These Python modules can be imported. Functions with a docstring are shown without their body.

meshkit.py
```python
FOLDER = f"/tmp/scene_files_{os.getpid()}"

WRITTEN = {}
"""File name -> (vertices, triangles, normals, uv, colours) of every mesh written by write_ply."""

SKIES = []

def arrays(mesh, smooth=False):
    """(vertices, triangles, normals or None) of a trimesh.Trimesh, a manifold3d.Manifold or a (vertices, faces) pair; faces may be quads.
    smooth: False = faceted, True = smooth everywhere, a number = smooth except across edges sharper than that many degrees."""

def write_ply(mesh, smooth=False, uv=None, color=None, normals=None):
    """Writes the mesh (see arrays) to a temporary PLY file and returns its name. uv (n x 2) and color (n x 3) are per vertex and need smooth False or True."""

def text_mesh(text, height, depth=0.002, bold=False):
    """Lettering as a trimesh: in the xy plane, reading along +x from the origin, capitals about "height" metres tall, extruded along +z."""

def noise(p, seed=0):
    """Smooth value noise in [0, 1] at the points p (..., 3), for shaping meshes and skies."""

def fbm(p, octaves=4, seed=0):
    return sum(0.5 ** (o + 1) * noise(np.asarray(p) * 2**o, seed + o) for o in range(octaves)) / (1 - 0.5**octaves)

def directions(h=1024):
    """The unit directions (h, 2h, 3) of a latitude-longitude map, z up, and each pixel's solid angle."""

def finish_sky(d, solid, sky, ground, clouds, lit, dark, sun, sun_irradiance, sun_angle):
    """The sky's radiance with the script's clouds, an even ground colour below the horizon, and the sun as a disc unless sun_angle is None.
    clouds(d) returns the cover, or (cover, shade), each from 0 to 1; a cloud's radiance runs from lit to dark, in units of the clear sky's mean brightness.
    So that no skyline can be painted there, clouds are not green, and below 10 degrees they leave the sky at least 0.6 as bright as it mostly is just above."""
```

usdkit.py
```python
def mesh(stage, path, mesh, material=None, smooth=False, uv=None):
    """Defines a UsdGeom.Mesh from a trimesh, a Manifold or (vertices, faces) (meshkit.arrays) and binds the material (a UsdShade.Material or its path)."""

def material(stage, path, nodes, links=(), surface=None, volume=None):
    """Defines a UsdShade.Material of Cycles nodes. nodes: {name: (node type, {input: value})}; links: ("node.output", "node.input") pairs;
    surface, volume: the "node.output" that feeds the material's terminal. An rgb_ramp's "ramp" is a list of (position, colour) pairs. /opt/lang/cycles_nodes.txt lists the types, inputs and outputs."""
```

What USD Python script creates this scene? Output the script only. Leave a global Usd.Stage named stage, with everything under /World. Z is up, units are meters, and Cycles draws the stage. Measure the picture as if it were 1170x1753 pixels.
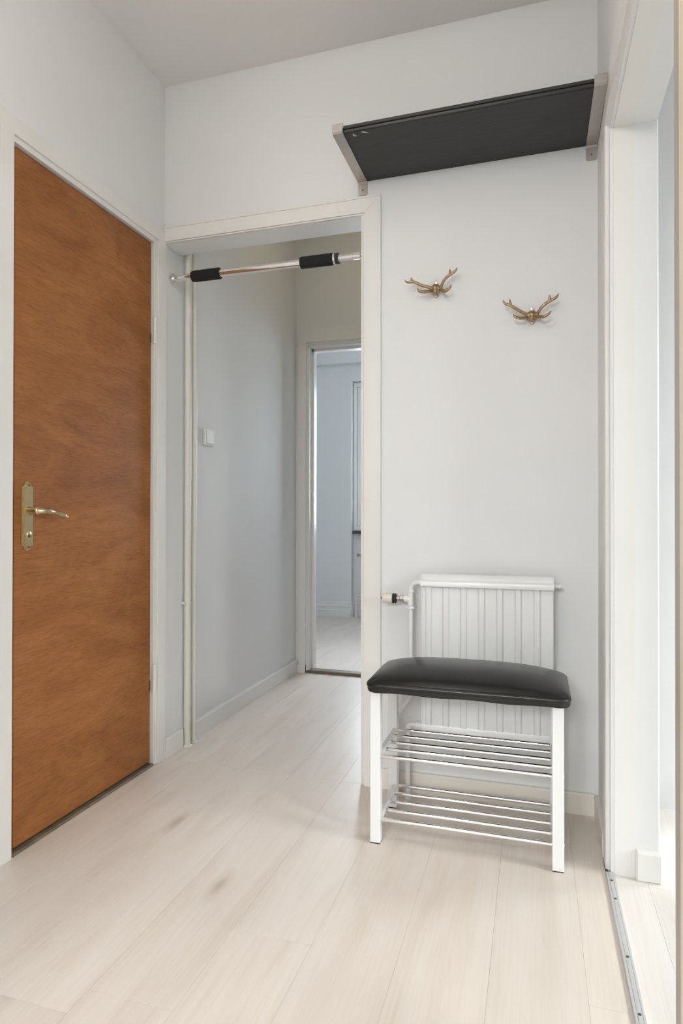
import math, random
import numpy as np, trimesh, manifold3d, usdkit
from shapely.geometry import Polygon, Point, box as sbox
from shapely import affinity
from pxr import Usd, UsdGeom, UsdLux, Gf, Sdf, UsdShade

random.seed(7)
stage = Usd.Stage.CreateInMemory()
UsdGeom.SetStageUpAxis(stage, 'Z')
UsdGeom.SetStageMetersPerUnit(stage, 1.0)
UsdGeom.Xform.Define(stage, '/World')

# ------------------------------------------------------------------ camera
F_PX, YAW, PITCH, ROLL = 1077.4, 0.29867, 0.00606, 0.0011
cam = UsdGeom.Camera.Define(stage, '/World/camera')
cam.CreateHorizontalApertureAttr(36.0)
cam.CreateFocalLengthAttr(36.0 * F_PX / 1170.0)
cam.CreateClippingRangeAttr(Gf.Vec2f(0.02, 200))
cam.CreateExposureAttr(0.0)
_cy, _sy, _cp, _sp = math.cos(YAW), math.sin(YAW), math.cos(PITCH), math.sin(PITCH)
_fw = np.array([-_sy * _cp, _cy * _cp, _sp])
_rt = np.array([_cy, _sy, 0.0])
_up = np.cross(_rt, _fw)
_c, _s = math.cos(ROLL), math.sin(ROLL)
_rt, _up = _c * _rt + _s * _up, -_s * _rt + _c * _up
_m = np.eye(4)
_m[0, :3], _m[1, :3], _m[2, :3], _m[3, :3] = _rt, _up, -_fw, (0, 0, 0.93)
cam.AddTransformOp().Set(Gf.Matrix4d(*_m.ravel().tolist()))

# ------------------------------------------------------------------ lights
dome = UsdLux.DomeLight.Define(stage, '/World/sky_light')
dome.CreateIntensityAttr(0.6)
dome.CreateColorAttr(Gf.Vec3f(0.93, 0.97, 1.0))


def window_light(name, pos, facing, w, h, intensity, color):
    """Daylight coming in at a window: a RectLight just outside the glass."""
    l = UsdLux.RectLight.Define(stage, '/World/' + name)
    l.CreateWidthAttr(w)
    l.CreateHeightAttr(h)
    l.CreateIntensityAttr(intensity)
    l.CreateColorAttr(Gf.Vec3f(*color))
    f = np.array(facing, float)
    z = -f / np.linalg.norm(f)
    x = np.cross([0, 0, 1.0], z)
    x /= np.linalg.norm(x)
    y = np.cross(z, x)
    m = np.eye(4)
    m[0, :3], m[1, :3], m[2, :3], m[3, :3] = x, y, z, pos
    l.AddTransformOp().Set(Gf.Matrix4d(*m.ravel().tolist()))
    return l


window_light('daylight_side_room', (4.50, 0.20, 2.95), (-1, 0, -0.75), 4.6, 2.1, 49.0, (0.985, 1.0, 1.0))
window_light('daylight_far_room', (-0.95, 5.80, 1.47), (0, -1, 0), 1.2, 1.3, 18.5, (0.81, 0.88, 1.0))
window_light('daylight_behind', (-0.55, -3.60, 2.85), (0, 1, -0.75), 1.8, 1.9, 38.0, (1.0, 0.985, 1.0))



LAMP = (-0.52, 0.66, 2.22)
lamp = UsdLux.SphereLight.Define(stage, '/World/entry_lamp_light')     # unseen entry lamp; its hanging globe form is added to fill the upper walls
lamp.CreateRadiusAttr(0.11)
lamp.CreateIntensityAttr(19.0)
lamp.CreateColorAttr(Gf.Vec3f(1.0, 0.92, 0.81))
lamp.AddTranslateOp().Set(Gf.Vec3d(*LAMP))

window_light('side_room_far_fill', (4.30, 3.95, 2.60), (-1, 0, -0.7), 2.2, 1.9, 42.0, (0.9, 0.95, 1.0))  # added fill that brightens the far wall of the side room

HALL_FILL = (-0.86, 2.95, 2.42)
hl = UsdLux.SphereLight.Define(stage, '/World/hall_fill_light')        # added warm fill for the dim upper hall, out of sight behind the lintel
hl.CreateRadiusAttr(0.07)
hl.CreateIntensityAttr(5.2)
hl.CreateColorAttr(Gf.Vec3f(1.0, 0.84, 0.48))
hl.AddTranslateOp().Set(Gf.Vec3d(*HALL_FILL))

# ------------------------------------------------------------------ materials
LOOK = '/World/Looks/'
MAT = {}


def plain(name, color, rough=0.5, metal=0.0, spec=0.5, bump=None, extra=None, noise=None):
    """bump: (scale, strength); noise: (scale, amount) subtle tonal variation of the paint or metal."""
    nodes = {'p': ('principled_bsdf', {'base_color': color, 'roughness': rough, 'metallic': metal, 'specular_ior_level': spec, **(extra or {})})}
    links = []
    if bump or noise:
        nodes['g'] = ('geometry', {})
    if noise:
        c = np.array(color)
        nodes['n'] = ('noise_texture', {'scale': noise[0], 'detail': 4.0})
        nodes['r'] = ('rgb_ramp', {'ramp': [(0.3, tuple(c * (1 - noise[1]))), (0.7, tuple(np.minimum(c * (1 + noise[1]), 1)))]})
        links += [('g.position', 'n.vector'), ('n.fac', 'r.fac'), ('r.color', 'p.base_color')]
    if bump:
        nodes['bn'] = ('noise_texture', {'scale': bump[0], 'detail': 3.0})
        nodes['b'] = ('bump', {'strength': bump[1], 'distance': 0.002})
        links += [('g.position', 'bn.vector'), ('bn.fac', 'b.height'), ('b.normal', 'p.normal')]
    MAT[name] = usdkit.material(stage, LOOK + name, nodes, links, surface='p.BSDF')
    return MAT[name]


plain('wall_paint', (0.815, 0.815, 0.82), 0.65, bump=(90, 0.08), noise=(1.3, 0.012))
plain('hall_paint', (0.79, 0.795, 0.79), 0.6, bump=(90, 0.08), noise=(1.3, 0.012))
plain('ceiling_paint', (0.82, 0.81, 0.80), 0.8, bump=(60, 0.08))
plain('trim_paint', (0.825, 0.81, 0.785), 0.32, noise=(3.0, 0.02))
plain('base_bounce_tint', (0.825, 0.775, 0.705), 0.35, noise=(3.0, 0.02))  # cream trim, with the warm bounce from the floor put into its colour
plain('edging_cream', (0.93, 0.82, 0.63), 0.4)
plain('white_gloss', (0.84, 0.835, 0.82), 0.28)
plain('radiator_paint', (0.87, 0.87, 0.865), 0.3)
plain('pipe_paint', (0.80, 0.77, 0.70), 0.3)
plain('white_plastic', (0.82, 0.815, 0.80), 0.35)
plain('cream_plastic', (0.78, 0.72, 0.66), 0.4)
plain('bench_lacquer', (0.87, 0.87, 0.87), 0.3)
plain('chrome', (0.88, 0.87, 0.86), 0.08, 1.0)
plain('brushed_steel', (0.52, 0.49, 0.46), 0.38, 1.0, noise=(30, 0.06))
plain('aluminium', (0.80, 0.80, 0.80), 0.35, 1.0)
plain('dark_metal', (0.10, 0.10, 0.10), 0.4, 0.6)
plain('brass', (0.66, 0.55, 0.33), 0.28, 1.0, noise=(25, 0.08))
plain('bronze', (0.42, 0.29, 0.17), 0.36, 0.85, bump=(220, 0.5), noise=(160, 0.35))
plain('zinc', (0.88, 0.88, 0.89), 0.3, 0.9)
plain('foam', (0.012, 0.012, 0.012), 0.85, bump=(600, 0.4))
plain('black_rubber', (0.02, 0.02, 0.022), 0.5)
plain('dark_gap', (0.05, 0.04, 0.03), 0.8)
plain('brown_strip', (0.14, 0.07, 0.035), 0.5, noise=(20, 0.2))
plain('slate', (0.045, 0.055, 0.058), 0.45, noise=(15, 0.25))
plain('chip_white', (0.75, 0.75, 0.76), 0.7)
plain('oak_threshold', (0.17, 0.13, 0.085), 0.45, noise=(20, 0.25))
plain('subfloor', (0.36, 0.31, 0.27), 0.9)
plain('casing_grey', (0.50, 0.47, 0.43), 0.5)
plain('far_facade', (0.35, 0.37, 0.33), 0.9, noise=(0.7, 0.2))


def veneer():
    nodes = {
        'g': ('geometry', {}),
        'm1': ('mapping', {'scale': (1.0, 1.1, 2.6)}),
        'n1': ('noise_texture', {'scale': 2.0, 'detail': 5.0, 'roughness': 0.6, 'distortion': 1.2}),
        'm2': ('mapping', {'scale': (1.0, 3.0, 34.0), 'rotation': (0.05, 0, 0)}),
        'n2': ('noise_texture', {'scale': 3.2, 'detail': 7.0, 'roughness': 0.68, 'distortion': 2.6}),
        'm3': ('mapping', {'scale': (1.0, 9.0, 260.0)}),
        'n3': ('noise_texture', {'scale': 2.0, 'detail': 4.0, 'roughness': 0.7}),
        'r1': ('rgb_ramp', {'ramp': [(0.28, (0.252, 0.092, 0.025)), (0.5, (0.335, 0.127, 0.036)), (0.74, (0.415, 0.170, 0.054))]}),
        'r2': ('rgb_ramp', {'ramp': [(0.30, (0.62, 0.57, 0.52)), (0.50, (1.0, 1.0, 1.0)), (0.72, (1.14, 1.15, 1.16))]}),
        'r3': ('rgb_ramp', {'ramp': [(0.32, (0.80, 0.78, 0.75)), (0.5, (1, 1, 1))]}),
        'x1': ('mix_color', {'blend_type': 'multiply', 'fac': 0.85, 'use_clamp': False}),
        'x2': ('mix_color', {'blend_type': 'multiply', 'fac': 0.7, 'use_clamp': False}),
        'b': ('bump', {'strength': 0.12, 'distance': 0.001}),
        'p': ('principled_bsdf', {'roughness': 0.50, 'specular_ior_level': 0.28}),
    }
    links = [('g.position', 'm1.vector'), ('m1.vector', 'n1.vector'), ('n1.fac', 'r1.fac'),
             ('g.position', 'm2.vector'), ('m2.vector', 'n2.vector'), ('n2.fac', 'r2.fac'),
             ('g.position', 'm3.vector'), ('m3.vector', 'n3.vector'), ('n3.fac', 'r3.fac'),
             ('r1.color', 'x1.a'), ('r2.color', 'x1.b'), ('x1.result', 'x2.a'), ('r3.color', 'x2.b'),
             ('x2.result', 'p.base_color'), ('n2.fac', 'b.height'), ('b.normal', 'p.normal')]
    MAT['veneer'] = usdkit.material(stage, LOOK + 'veneer', nodes, links, surface='p.BSDF')


veneer()


def laminate(name, offset, tint):
    """Whitewashed oak laminate with the grain running along y; each variant shifts the figure and the tone."""
    t = np.array(tint)
    base, dark, light = np.array((0.76, 0.675, 0.605)) * t, np.array((0.705, 0.615, 0.54)) * t, np.array((0.79, 0.71, 0.65)) * t
    nodes = {
        'g': ('geometry', {}),
        'm1': ('mapping', {'scale': (7.0, 0.9, 1.0), 'location': offset}),
        'n1': ('noise_texture', {'scale': 1.6, 'detail': 5.0, 'roughness': 0.55, 'distortion': 0.9}),
        'm2': ('mapping', {'scale': (90.0, 2.2, 1.0), 'location': offset}),
        'n2': ('noise_texture', {'scale': 2.0, 'detail': 6.0, 'roughness': 0.7, 'distortion': 0.6}),
        'm3': ('mapping', {'scale': (5.5, 1.9, 1.0), 'location': offset}),
        'v3': ('voronoi_texture', {'scale': 1.0, 'randomness': 1.0}),
        'r1': ('rgb_ramp', {'ramp': [(0.30, tuple(dark)), (0.46, tuple(base)), (0.72, tuple(light))]}),
        'r2': ('rgb_ramp', {'ramp': [(0.25, (0.90, 0.88, 0.86)), (0.5, (1, 1, 1)), (0.75, (1.05, 1.05, 1.05))]}),
        'r3': ('rgb_ramp', {'ramp': [(0.03, (0.60, 0.54, 0.48)), (0.09, (0.86, 0.83, 0.80)), (0.18, (1, 1, 1))]}),
        'x1': ('mix_color', {'blend_type': 'multiply', 'fac': 0.6, 'use_clamp': False}),
        'x2': ('mix_color', {'blend_type': 'multiply', 'fac': 0.7, 'use_clamp': False}),
        'b': ('bump', {'strength': 0.10, 'distance': 0.0006}),
        'p': ('principled_bsdf', {'roughness': 0.36, 'specular_ior_level': 0.5}),
    }
    links = [('g.position', 'm1.vector'), ('m1.vector', 'n1.vector'), ('n1.fac', 'r1.fac'),
             ('g.position', 'm2.vector'), ('m2.vector', 'n2.vector'), ('n2.fac', 'r2.fac'),
             ('g.position', 'm3.vector'), ('m3.vector', 'v3.vector'), ('v3.distance', 'r3.fac'),
             ('r1.color', 'x1.a'), ('r2.color', 'x1.b'), ('x1.result', 'x2.a'), ('r3.color', 'x2.b'),
             ('x2.result', 'p.base_color'), ('n2.fac', 'b.height'), ('b.normal', 'p.normal')]
    MAT[name] = usdkit.material(stage, LOOK + name, nodes, links, surface='p.BSDF')


LAM = []
for k, (o, t) in enumerate([((0, 0, 0), (1, 1, 1)), ((3.3, 7.1, 0), (0.985, 0.98, 0.975)), ((8.7, 2.9, 0), (1.015, 1.015, 1.02)),
                            ((5.1, 11.3, 0), (0.97, 0.97, 0.97)), ((12.4, 4.7, 0), (1.0, 0.995, 0.985))]):
    laminate('laminate_%s' % 'abcde'[k], o, t)
    LAM.append('laminate_%s' % 'abcde'[k])

laminate('laminate_glare', (6.2, 3.1, 0), (1.06, 1.12, 1.18))  # same laminate, paled so its colour carries the glare of the side room


def shelf_black():
    nodes = {'g': ('geometry', {}), 'm': ('mapping', {'scale': (3.0, 60.0, 60.0)}), 'n': ('noise_texture', {'scale': 3.0, 'detail': 5.0}),
             'r': ('rgb_ramp', {'ramp': [(0.3, (0.012, 0.011, 0.011)), (0.7, (0.028, 0.026, 0.025))]}),
             'b': ('bump', {'strength': 0.2, 'distance': 0.0006}),
             'p': ('principled_bsdf', {'roughness': 0.42, 'specular_ior_level': 0.5})}
    MAT['shelf_black'] = usdkit.material(stage, LOOK + 'shelf_black', nodes, [('g.position', 'm.vector'), ('m.vector', 'n.vector'), ('n.fac', 'r.fac'), ('r.color', 'p.base_color'), ('n.fac', 'b.height'), ('b.normal', 'p.normal')], surface='p.BSDF')


shelf_black()


def leather():
    nodes = {'g': ('geometry', {}), 'v': ('voronoi_texture', {'scale': 420.0}), 'n': ('noise_texture', {'scale': 14.0, 'detail': 4.0}),
             'r': ('rgb_ramp', {'ramp': [(0.3, (0.009, 0.0082, 0.0078)), (0.7, (0.014, 0.0128, 0.0122))]}),
             'b': ('bump', {'strength': 0.18, 'distance': 0.0004}), 'b2': ('bump', {'strength': 0.25, 'distance': 0.004}),
             'p': ('principled_bsdf', {'roughness': 0.28, 'specular_ior_level': 0.42})}
    MAT['leather'] = usdkit.material(stage, LOOK + 'leather', nodes, [('g.position', 'v.vector'), ('g.position', 'n.vector'), ('n.fac', 'r.fac'), ('r.color', 'p.base_color'), ('v.distance', 'b.height'), ('n.fac', 'b2.height'), ('b.normal', 'b2.normal'), ('b2.normal', 'p.normal')], surface='p.BSDF')


leather()
MAT['pane'] = usdkit.material(stage, LOOK + 'pane', {
    't': ('transparent_bsdf', {'color': (0.95, 0.97, 0.96)}), 'gl': ('glossy_bsdf', {'color': (1, 1, 1), 'roughness': 0.0}), 'f': ('fresnel', {'IOR': 1.45}), 'm': ('mix_closure', {})},
    [('f.fac', 'm.fac'), ('t.BSDF', 'm.closure1'), ('gl.BSDF', 'm.closure2')], surface='m.closure')

# ------------------------------------------------------------------ helpers
USED = {}


def numbered(parent, name):
    k = USED.get((parent, name), -1) + 1
    USED[(parent, name)] = k
    return name if k == 0 else '%s_%03d' % (name, k)


def tag(p, label=None, cat=None, group=None, kind=None):
    for k, v in (('label', label), ('category', cat), ('group', group), ('kind', kind)):
        if v:
            p.SetCustomDataByKey(k, v)
    return p


def path_of(parent):
    return '/World' if parent is None else str(parent.GetPath())


def obj(name, mesh, mat, parent=None, smooth=False, label=None, cat=None, group=None, kind=None):
    base = path_of(parent)
    if isinstance(mesh, (list, tuple)) and not isinstance(mesh[0], np.ndarray):
        mesh = trimesh.util.concatenate([as_tri(m) for m in mesh])
    else:
        mesh = as_tri(mesh)
    if parent is not None and str(parent.GetPath()) in ORIGIN:
        mesh = mesh.copy()
        mesh.apply_translation(-np.array(ORIGIN[str(parent.GetPath())]))
    p = base + '/' + numbered(base, name)
    m = usdkit.mesh(stage, p, mesh, MAT[mat], smooth).GetPrim()
    if base in ORIGIN:
        ORIGIN[p] = ORIGIN[base]
    return tag(m, label, cat, group, kind)


ORIGIN = {}


def thing(name, label, cat, loc=(0, 0, 0), group=None, kind=None):
    """An Xform at the thing's base; meshes below it are written in world coordinates and moved to the base."""
    p = '/World/' + numbered('/World', name)
    x = UsdGeom.Xform.Define(stage, p)
    x.AddTranslateOp().Set(Gf.Vec3d(*map(float, loc)))
    ORIGIN[p] = loc
    return tag(x.GetPrim(), label, cat, group, kind)


def as_tri(m):
    if isinstance(m, manifold3d.Manifold):
        q = m.to_mesh()
        return trimesh.Trimesh(q.vert_properties[:, :3], q.tri_verts, process=False)
    return m


def bx(x0, x1, y0, y1, z0, z1, c=0.0):
    """A box, its edges chamfered by c."""
    if c <= 0:
        m = trimesh.creation.box((x1 - x0, y1 - y0, z1 - z0))
        m.apply_translation(((x0 + x1) / 2, (y0 + y1) / 2, (z0 + z1) / 2))
        return m
    pts = []
    for x, sx in ((x0, 1), (x1, -1)):
        for y, sy in ((y0, 1), (y1, -1)):
            for z, sz in ((z0, 1), (z1, -1)):
                pts += [(x, y + sy * c, z + sz * c), (x + sx * c, y, z + sz * c), (x + sx * c, y + sy * c, z)]
    return trimesh.convex.convex_hull(np.array(pts))


def man(m):
    return manifold3d.Manifold(manifold3d.Mesh(np.asarray(m.vertices, np.float32), np.asarray(m.faces, np.uint32)))


def cut(solid, *holes):
    s = man(solid)
    for h in holes:
        s = s - man(h)
    return as_tri(s)


def cyl(a, b, r, n=20, r2=None):
    return tube([a, b], [r, r if r2 is None else r2], n)


def tube(path, radii, n=14, squash=None):
    """A swept round bar with end caps, its radius given per point."""
    P = np.array(path, float)
    R = np.full(len(P), radii, float) if np.isscalar(radii) else np.array(radii, float)
    T = np.gradient(P, axis=0) if len(P) > 2 else np.repeat([P[1] - P[0]], 2, 0)
    T /= np.linalg.norm(T, axis=1, keepdims=True)
    ref = np.array([0, 0, 1.0]) if abs(T[0][2]) < 0.9 else np.array([1.0, 0, 0])
    u = np.cross(ref, T[0])
    u /= np.linalg.norm(u)
    V = []
    a = np.linspace(0, 2 * np.pi, n, endpoint=False)
    for k in range(len(P)):
        u = u - T[k] * (u @ T[k])
        u /= np.linalg.norm(u)
        w = np.cross(T[k], u)
        V.append(P[k] + R[k] * (np.outer(np.cos(a), u) + np.outer(np.sin(a), w)))
    V = np.vstack(V)
    Fc = []
    for k in range(len(P) - 1):
        for i in range(n):
            p, q, r_, s_ = k * n + i, k * n + (i + 1) % n, (k + 1) * n + (i + 1) % n, (k + 1) * n + i
            Fc += [(p, q, r_), (p, r_, s_)]
    c0, c1 = len(V), len(V) + 1
    V = np.vstack([V, P[0], P[-1]])
    for i in range(n):
        Fc += [(c0, (i + 1) % n, i), (c1, (len(P) - 1) * n + i, (len(P) - 1) * n + (i + 1) % n)]
    return trimesh.Trimesh(V, Fc, process=False)


def spline(pts, n=24):
    from scipy.interpolate import CubicSpline
    P = np.array(pts, float)
    t = np.concatenate([[0], np.cumsum(np.linalg.norm(np.diff(P, axis=0), axis=1))])
    return CubicSpline(t, P)(np.linspace(0, t[-1], n))


def fillet(pts, r, n=8):
    """A polyline in space with its corners rounded to radius r."""
    P = [np.array(p, float) for p in pts]
    out = [P[0]]
    for a, b, c in zip(P[:-2], P[1:-1], P[2:]):
        u, v = (a - b) / np.linalg.norm(a - b), (c - b) / np.linalg.norm(c - b)
        ang = math.acos(np.clip(u @ v, -1, 1))
        d = r / math.tan(ang / 2)
        p, q = b + u * d, b + v * d
        for t in np.linspace(0, 1, n):
            out.append((1 - t) ** 2 * p + 2 * t * (1 - t) * b + t * t * q)
    out.append(P[-1])
    return out


def lathe(profile, axis_at, direction, n=28):
    """profile: (radius, along) pairs."""
    d = np.array(direction, float) / np.linalg.norm(direction)
    P = [np.array(axis_at, float) + d * t for _, t in profile]
    ref = np.array([0, 0, 1.0]) if abs(d[2]) < 0.9 else np.array([1.0, 0, 0])
    u = np.cross(ref, d)
    u /= np.linalg.norm(u)
    w = np.cross(d, u)
    a = np.linspace(0, 2 * np.pi, n, endpoint=False)
    V = np.vstack([p + max(r, 1e-5) * (np.outer(np.cos(a), u) + np.outer(np.sin(a), w)) for p, (r, _) in zip(P, profile)])
    Fc = []
    m = len(profile)
    for k in range(m - 1):
        for i in range(n):
            p, q, r_, s_ = k * n + i, k * n + (i + 1) % n, (k + 1) * n + (i + 1) % n, (k + 1) * n + i
            Fc += [(p, q, r_), (p, r_, s_)]
    V = np.vstack([V, P[0], P[-1]])
    for i in range(n):
        Fc += [(m * n, (i + 1) % n, i), (m * n + 1, (m - 1) * n + i, (m - 1) * n + (i + 1) % n)]
    return trimesh.Trimesh(V, Fc, process=False)


def prism(poly, axis, lo, hi):
    """A 2-D outline extruded along a world axis. Outline axes: x: (y,z); y: (x,z); z: (x,y)."""
    if not isinstance(poly, Polygon):
        poly = Polygon(poly)
    m = trimesh.creation.extrude_polygon(poly, hi - lo, engine='earcut')
    v = m.vertices.copy()
    a, b, c = v[:, 0], v[:, 1], v[:, 2] + lo
    m.vertices = np.stack({'x': (c, a, b), 'y': (a, c, b), 'z': (a, b, c)}[axis], 1)
    if axis == 'y':
        m.faces = m.faces[:, ::-1]
    return m


# ------------------------------------------------------------------ the setting: shell
XL, XR, YB, ZC = -1.365, 0.188, 2.112, 2.582      # left wall, right wall, back wall, ceiling
YE = 3.510                                        # end wall of the hall beyond the opening
S = 'structure'

# left wall runs on through the opening as the wall of the hall; the wooden door sits in a recess
wl = cut(bx(XL - 0.12, XL, -2.70, YE + 0.10, 0, ZC + 0.02), bx(XL - 0.085, XL + 0.1, 1.371, 2.062, -0.1, 1.972))
obj('wall_left', wl, 'wall_paint', kind=S, label='white painted left wall around the wooden door and along the hall', cat='wall')

wb = cut(bx(XL, 0.30, YB, 2.222, 0, ZC + 0.02), bx(XL - 0.1, -0.572, YB - 0.1, 2.4, -0.1, 1.977))
obj('wall_back', wb, 'wall_paint', kind=S, label='white back wall carrying the shelf, the antler hooks and the radiator', cat='wall')

wr = cut(bx(XR, 0.300, -2.70, YB, 0, ZC + 0.02), bx(0.1, 0.4, 0.925, 1.777, -0.1, 1.947))
obj('wall_right', wr, 'wall_paint', kind=S, label='white right wall pierced by the doorway to the bright room', cat='wall')

wrear = cut(bx(XL, XR, -2.70, -2.60, 0, ZC + 0.02), bx(-1.20, 0.10, -2.8, -2.5, 0.50, 2.35))
obj('wall_rear', wrear, 'wall_paint', kind=S, label='white wall behind the viewer with a window', cat='wall')
wdoor = cut(bx(XL, XR, 0.22, 0.32, 0, ZC + 0.02), bx(-0.95, 0.15, 0.1, 0.5, -0.1, 2.45))
obj('wall_near', wdoor, 'wall_paint', kind=S, label='white partition whose open doorway the viewer looks through', cat='wall')

obj('ceiling', bx(XL - 0.12, 0.30, -2.70, YE + 0.1, ZC, ZC + 0.10), 'ceiling_paint', kind=S, label='matt off-white ceiling over the entry and the hall', cat='ceiling')

# hall beyond the opening
obj('wall_hall', bx(-0.42, -0.32, 2.222, YE, 0, ZC + 0.02), 'hall_paint', kind=S, label='hidden right wall of the hall beyond the opening', cat='wall')
we = cut(bx(XL, -0.32, YE, YE + 0.10, 0, ZC + 0.02), bx(-1.290, -0.62, YE - 0.1, YE + 0.2, -0.1, 1.940))
obj('wall_end', we, 'hall_paint', kind=S, label='grey-white end wall of the hall above the far doorway', cat='wall')

# far room
Y2 = 5.56
obj('wall_far', cut(bx(-3.2, 0.6, Y2, Y2 + 0.22, 0, ZC + 0.02), bx(-1.616, -0.34, Y2 - 0.1, Y2 + 0.07, -0.1, 2.172), bx(-1.560, -0.40, Y2, Y2 + 0.5, 0.80, 2.13)), 'hall_paint', kind=S, label='pale blue-white far wall with a window niche, seen through the doorway', cat='wall')
obj('wall_far_left', bx(-3.3, -3.2, YE + 0.1, Y2 + 0.22, 0, ZC + 0.02), 'hall_paint', kind=S, label='left wall of the far room', cat='wall')
obj('wall_far_right', bx(0.6, 0.7, 2.3, Y2 + 0.22, 0, ZC + 0.02), 'wall_paint', kind=S, label='wall between the far room and the bright side room', cat='wall')
obj('wall_far_near', [bx(-3.2, XL - 0.12, YE, YE + 0.1, 0, ZC + 0.02), bx(-0.32, 0.6, YE, YE + 0.1, 0, ZC + 0.02)], 'hall_paint', kind=S, label='near wall of the far room beside the hall', cat='wall')
obj('ceiling', bx(-3.3, 0.7, YE + 0.1, Y2 + 0.22, ZC, ZC + 0.1), 'ceiling_paint', kind=S, label='ceiling of the far room', cat='ceiling')
obj('trim_beam', bx(-3.2, 0.6, Y2 - 0.075, Y2, 2.325, ZC, 0.004), 'hall_paint', kind=S, label='boxed beam under the ceiling along the far wall', cat='beam')

# bright side room
X3 = 3.50
SIDE_WIN = ((-1.60, -0.30), (0.60, 1.90), (3.00, 4.90))  # the last opening is added to brighten the far wall
sw = cut(bx(X3, X3 + 0.12, -2.70, 5.40, 0, ZC + 0.02), *[bx(X3 - 0.1, X3 + 0.3, a, b, 0.80, 2.20) for a, b in SIDE_WIN])
obj('wall_side_room', sw, 'wall_paint', kind=S, label='window wall of the bright side room', cat='wall')
obj('wall_side_room_far', bx(0.7, X3, 5.30, 5.40, 0, ZC + 0.02), 'wall_paint', kind=S, label='brilliant white far wall of the side room beyond the right doorway', cat='wall')
obj('wall_side_room_near', bx(0.30, X3, -2.70, -2.60, 0, ZC + 0.02), 'wall_paint', kind=S, label='near wall of the side room', cat='wall')
obj('wall_side_room_inner', bx(0.30, 0.70, 2.222, 2.30, 0, ZC + 0.02), 'wall_paint', kind=S, label='stub wall of the side room', cat='wall')
obj('ceiling', bx(0.30, X3 + 0.12, -2.70, 5.40, ZC, ZC + 0.1), 'ceiling_paint', kind=S, label='ceiling of the side room', cat='ceiling')
obj('trim_cornice', bx(0.7, X3, 5.25, 5.30, 2.50, ZC, 0.01), 'trim_paint', kind=S, label='white cornice in the bright side room', cat='cornice')
obj('baseboard_side_room', bx(0.7, X3, 5.284, 5.30, 0, 0.10, 0.004), 'trim_paint', kind=S, label='white baseboard at the far wall of the bright side room', cat='baseboard')


# ------------------------------------------------------------------ floors: individual laminate planks
def planks(parent, x0, x1, y0, y1, pitch, phase, length, seed, gap=0.00012, mats=None):
    rnd = random.Random(seed)
    k = math.floor((x0 - phase) / pitch)
    while phase + k * pitch < x1:
        a, b = max(x0, phase + k * pitch), min(x1, phase + (k + 1) * pitch)
        y = y0 - rnd.choice([0.05, 0.3, 0.55, 0.8, 1.0]) * length
        while y < y1:
            c, d = max(y, y0), min(y + length, y1)
            if d - c > 0.03 and b - a > 0.012:
                h = rnd.uniform(-0.00006, 0.00006)
                obj('plank', bx(a + gap, b - gap, c + gap, d - gap, -0.010, h, 0.0004), rnd.choice(mats or LAM), parent)
            y += length
        k += 1


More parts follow.
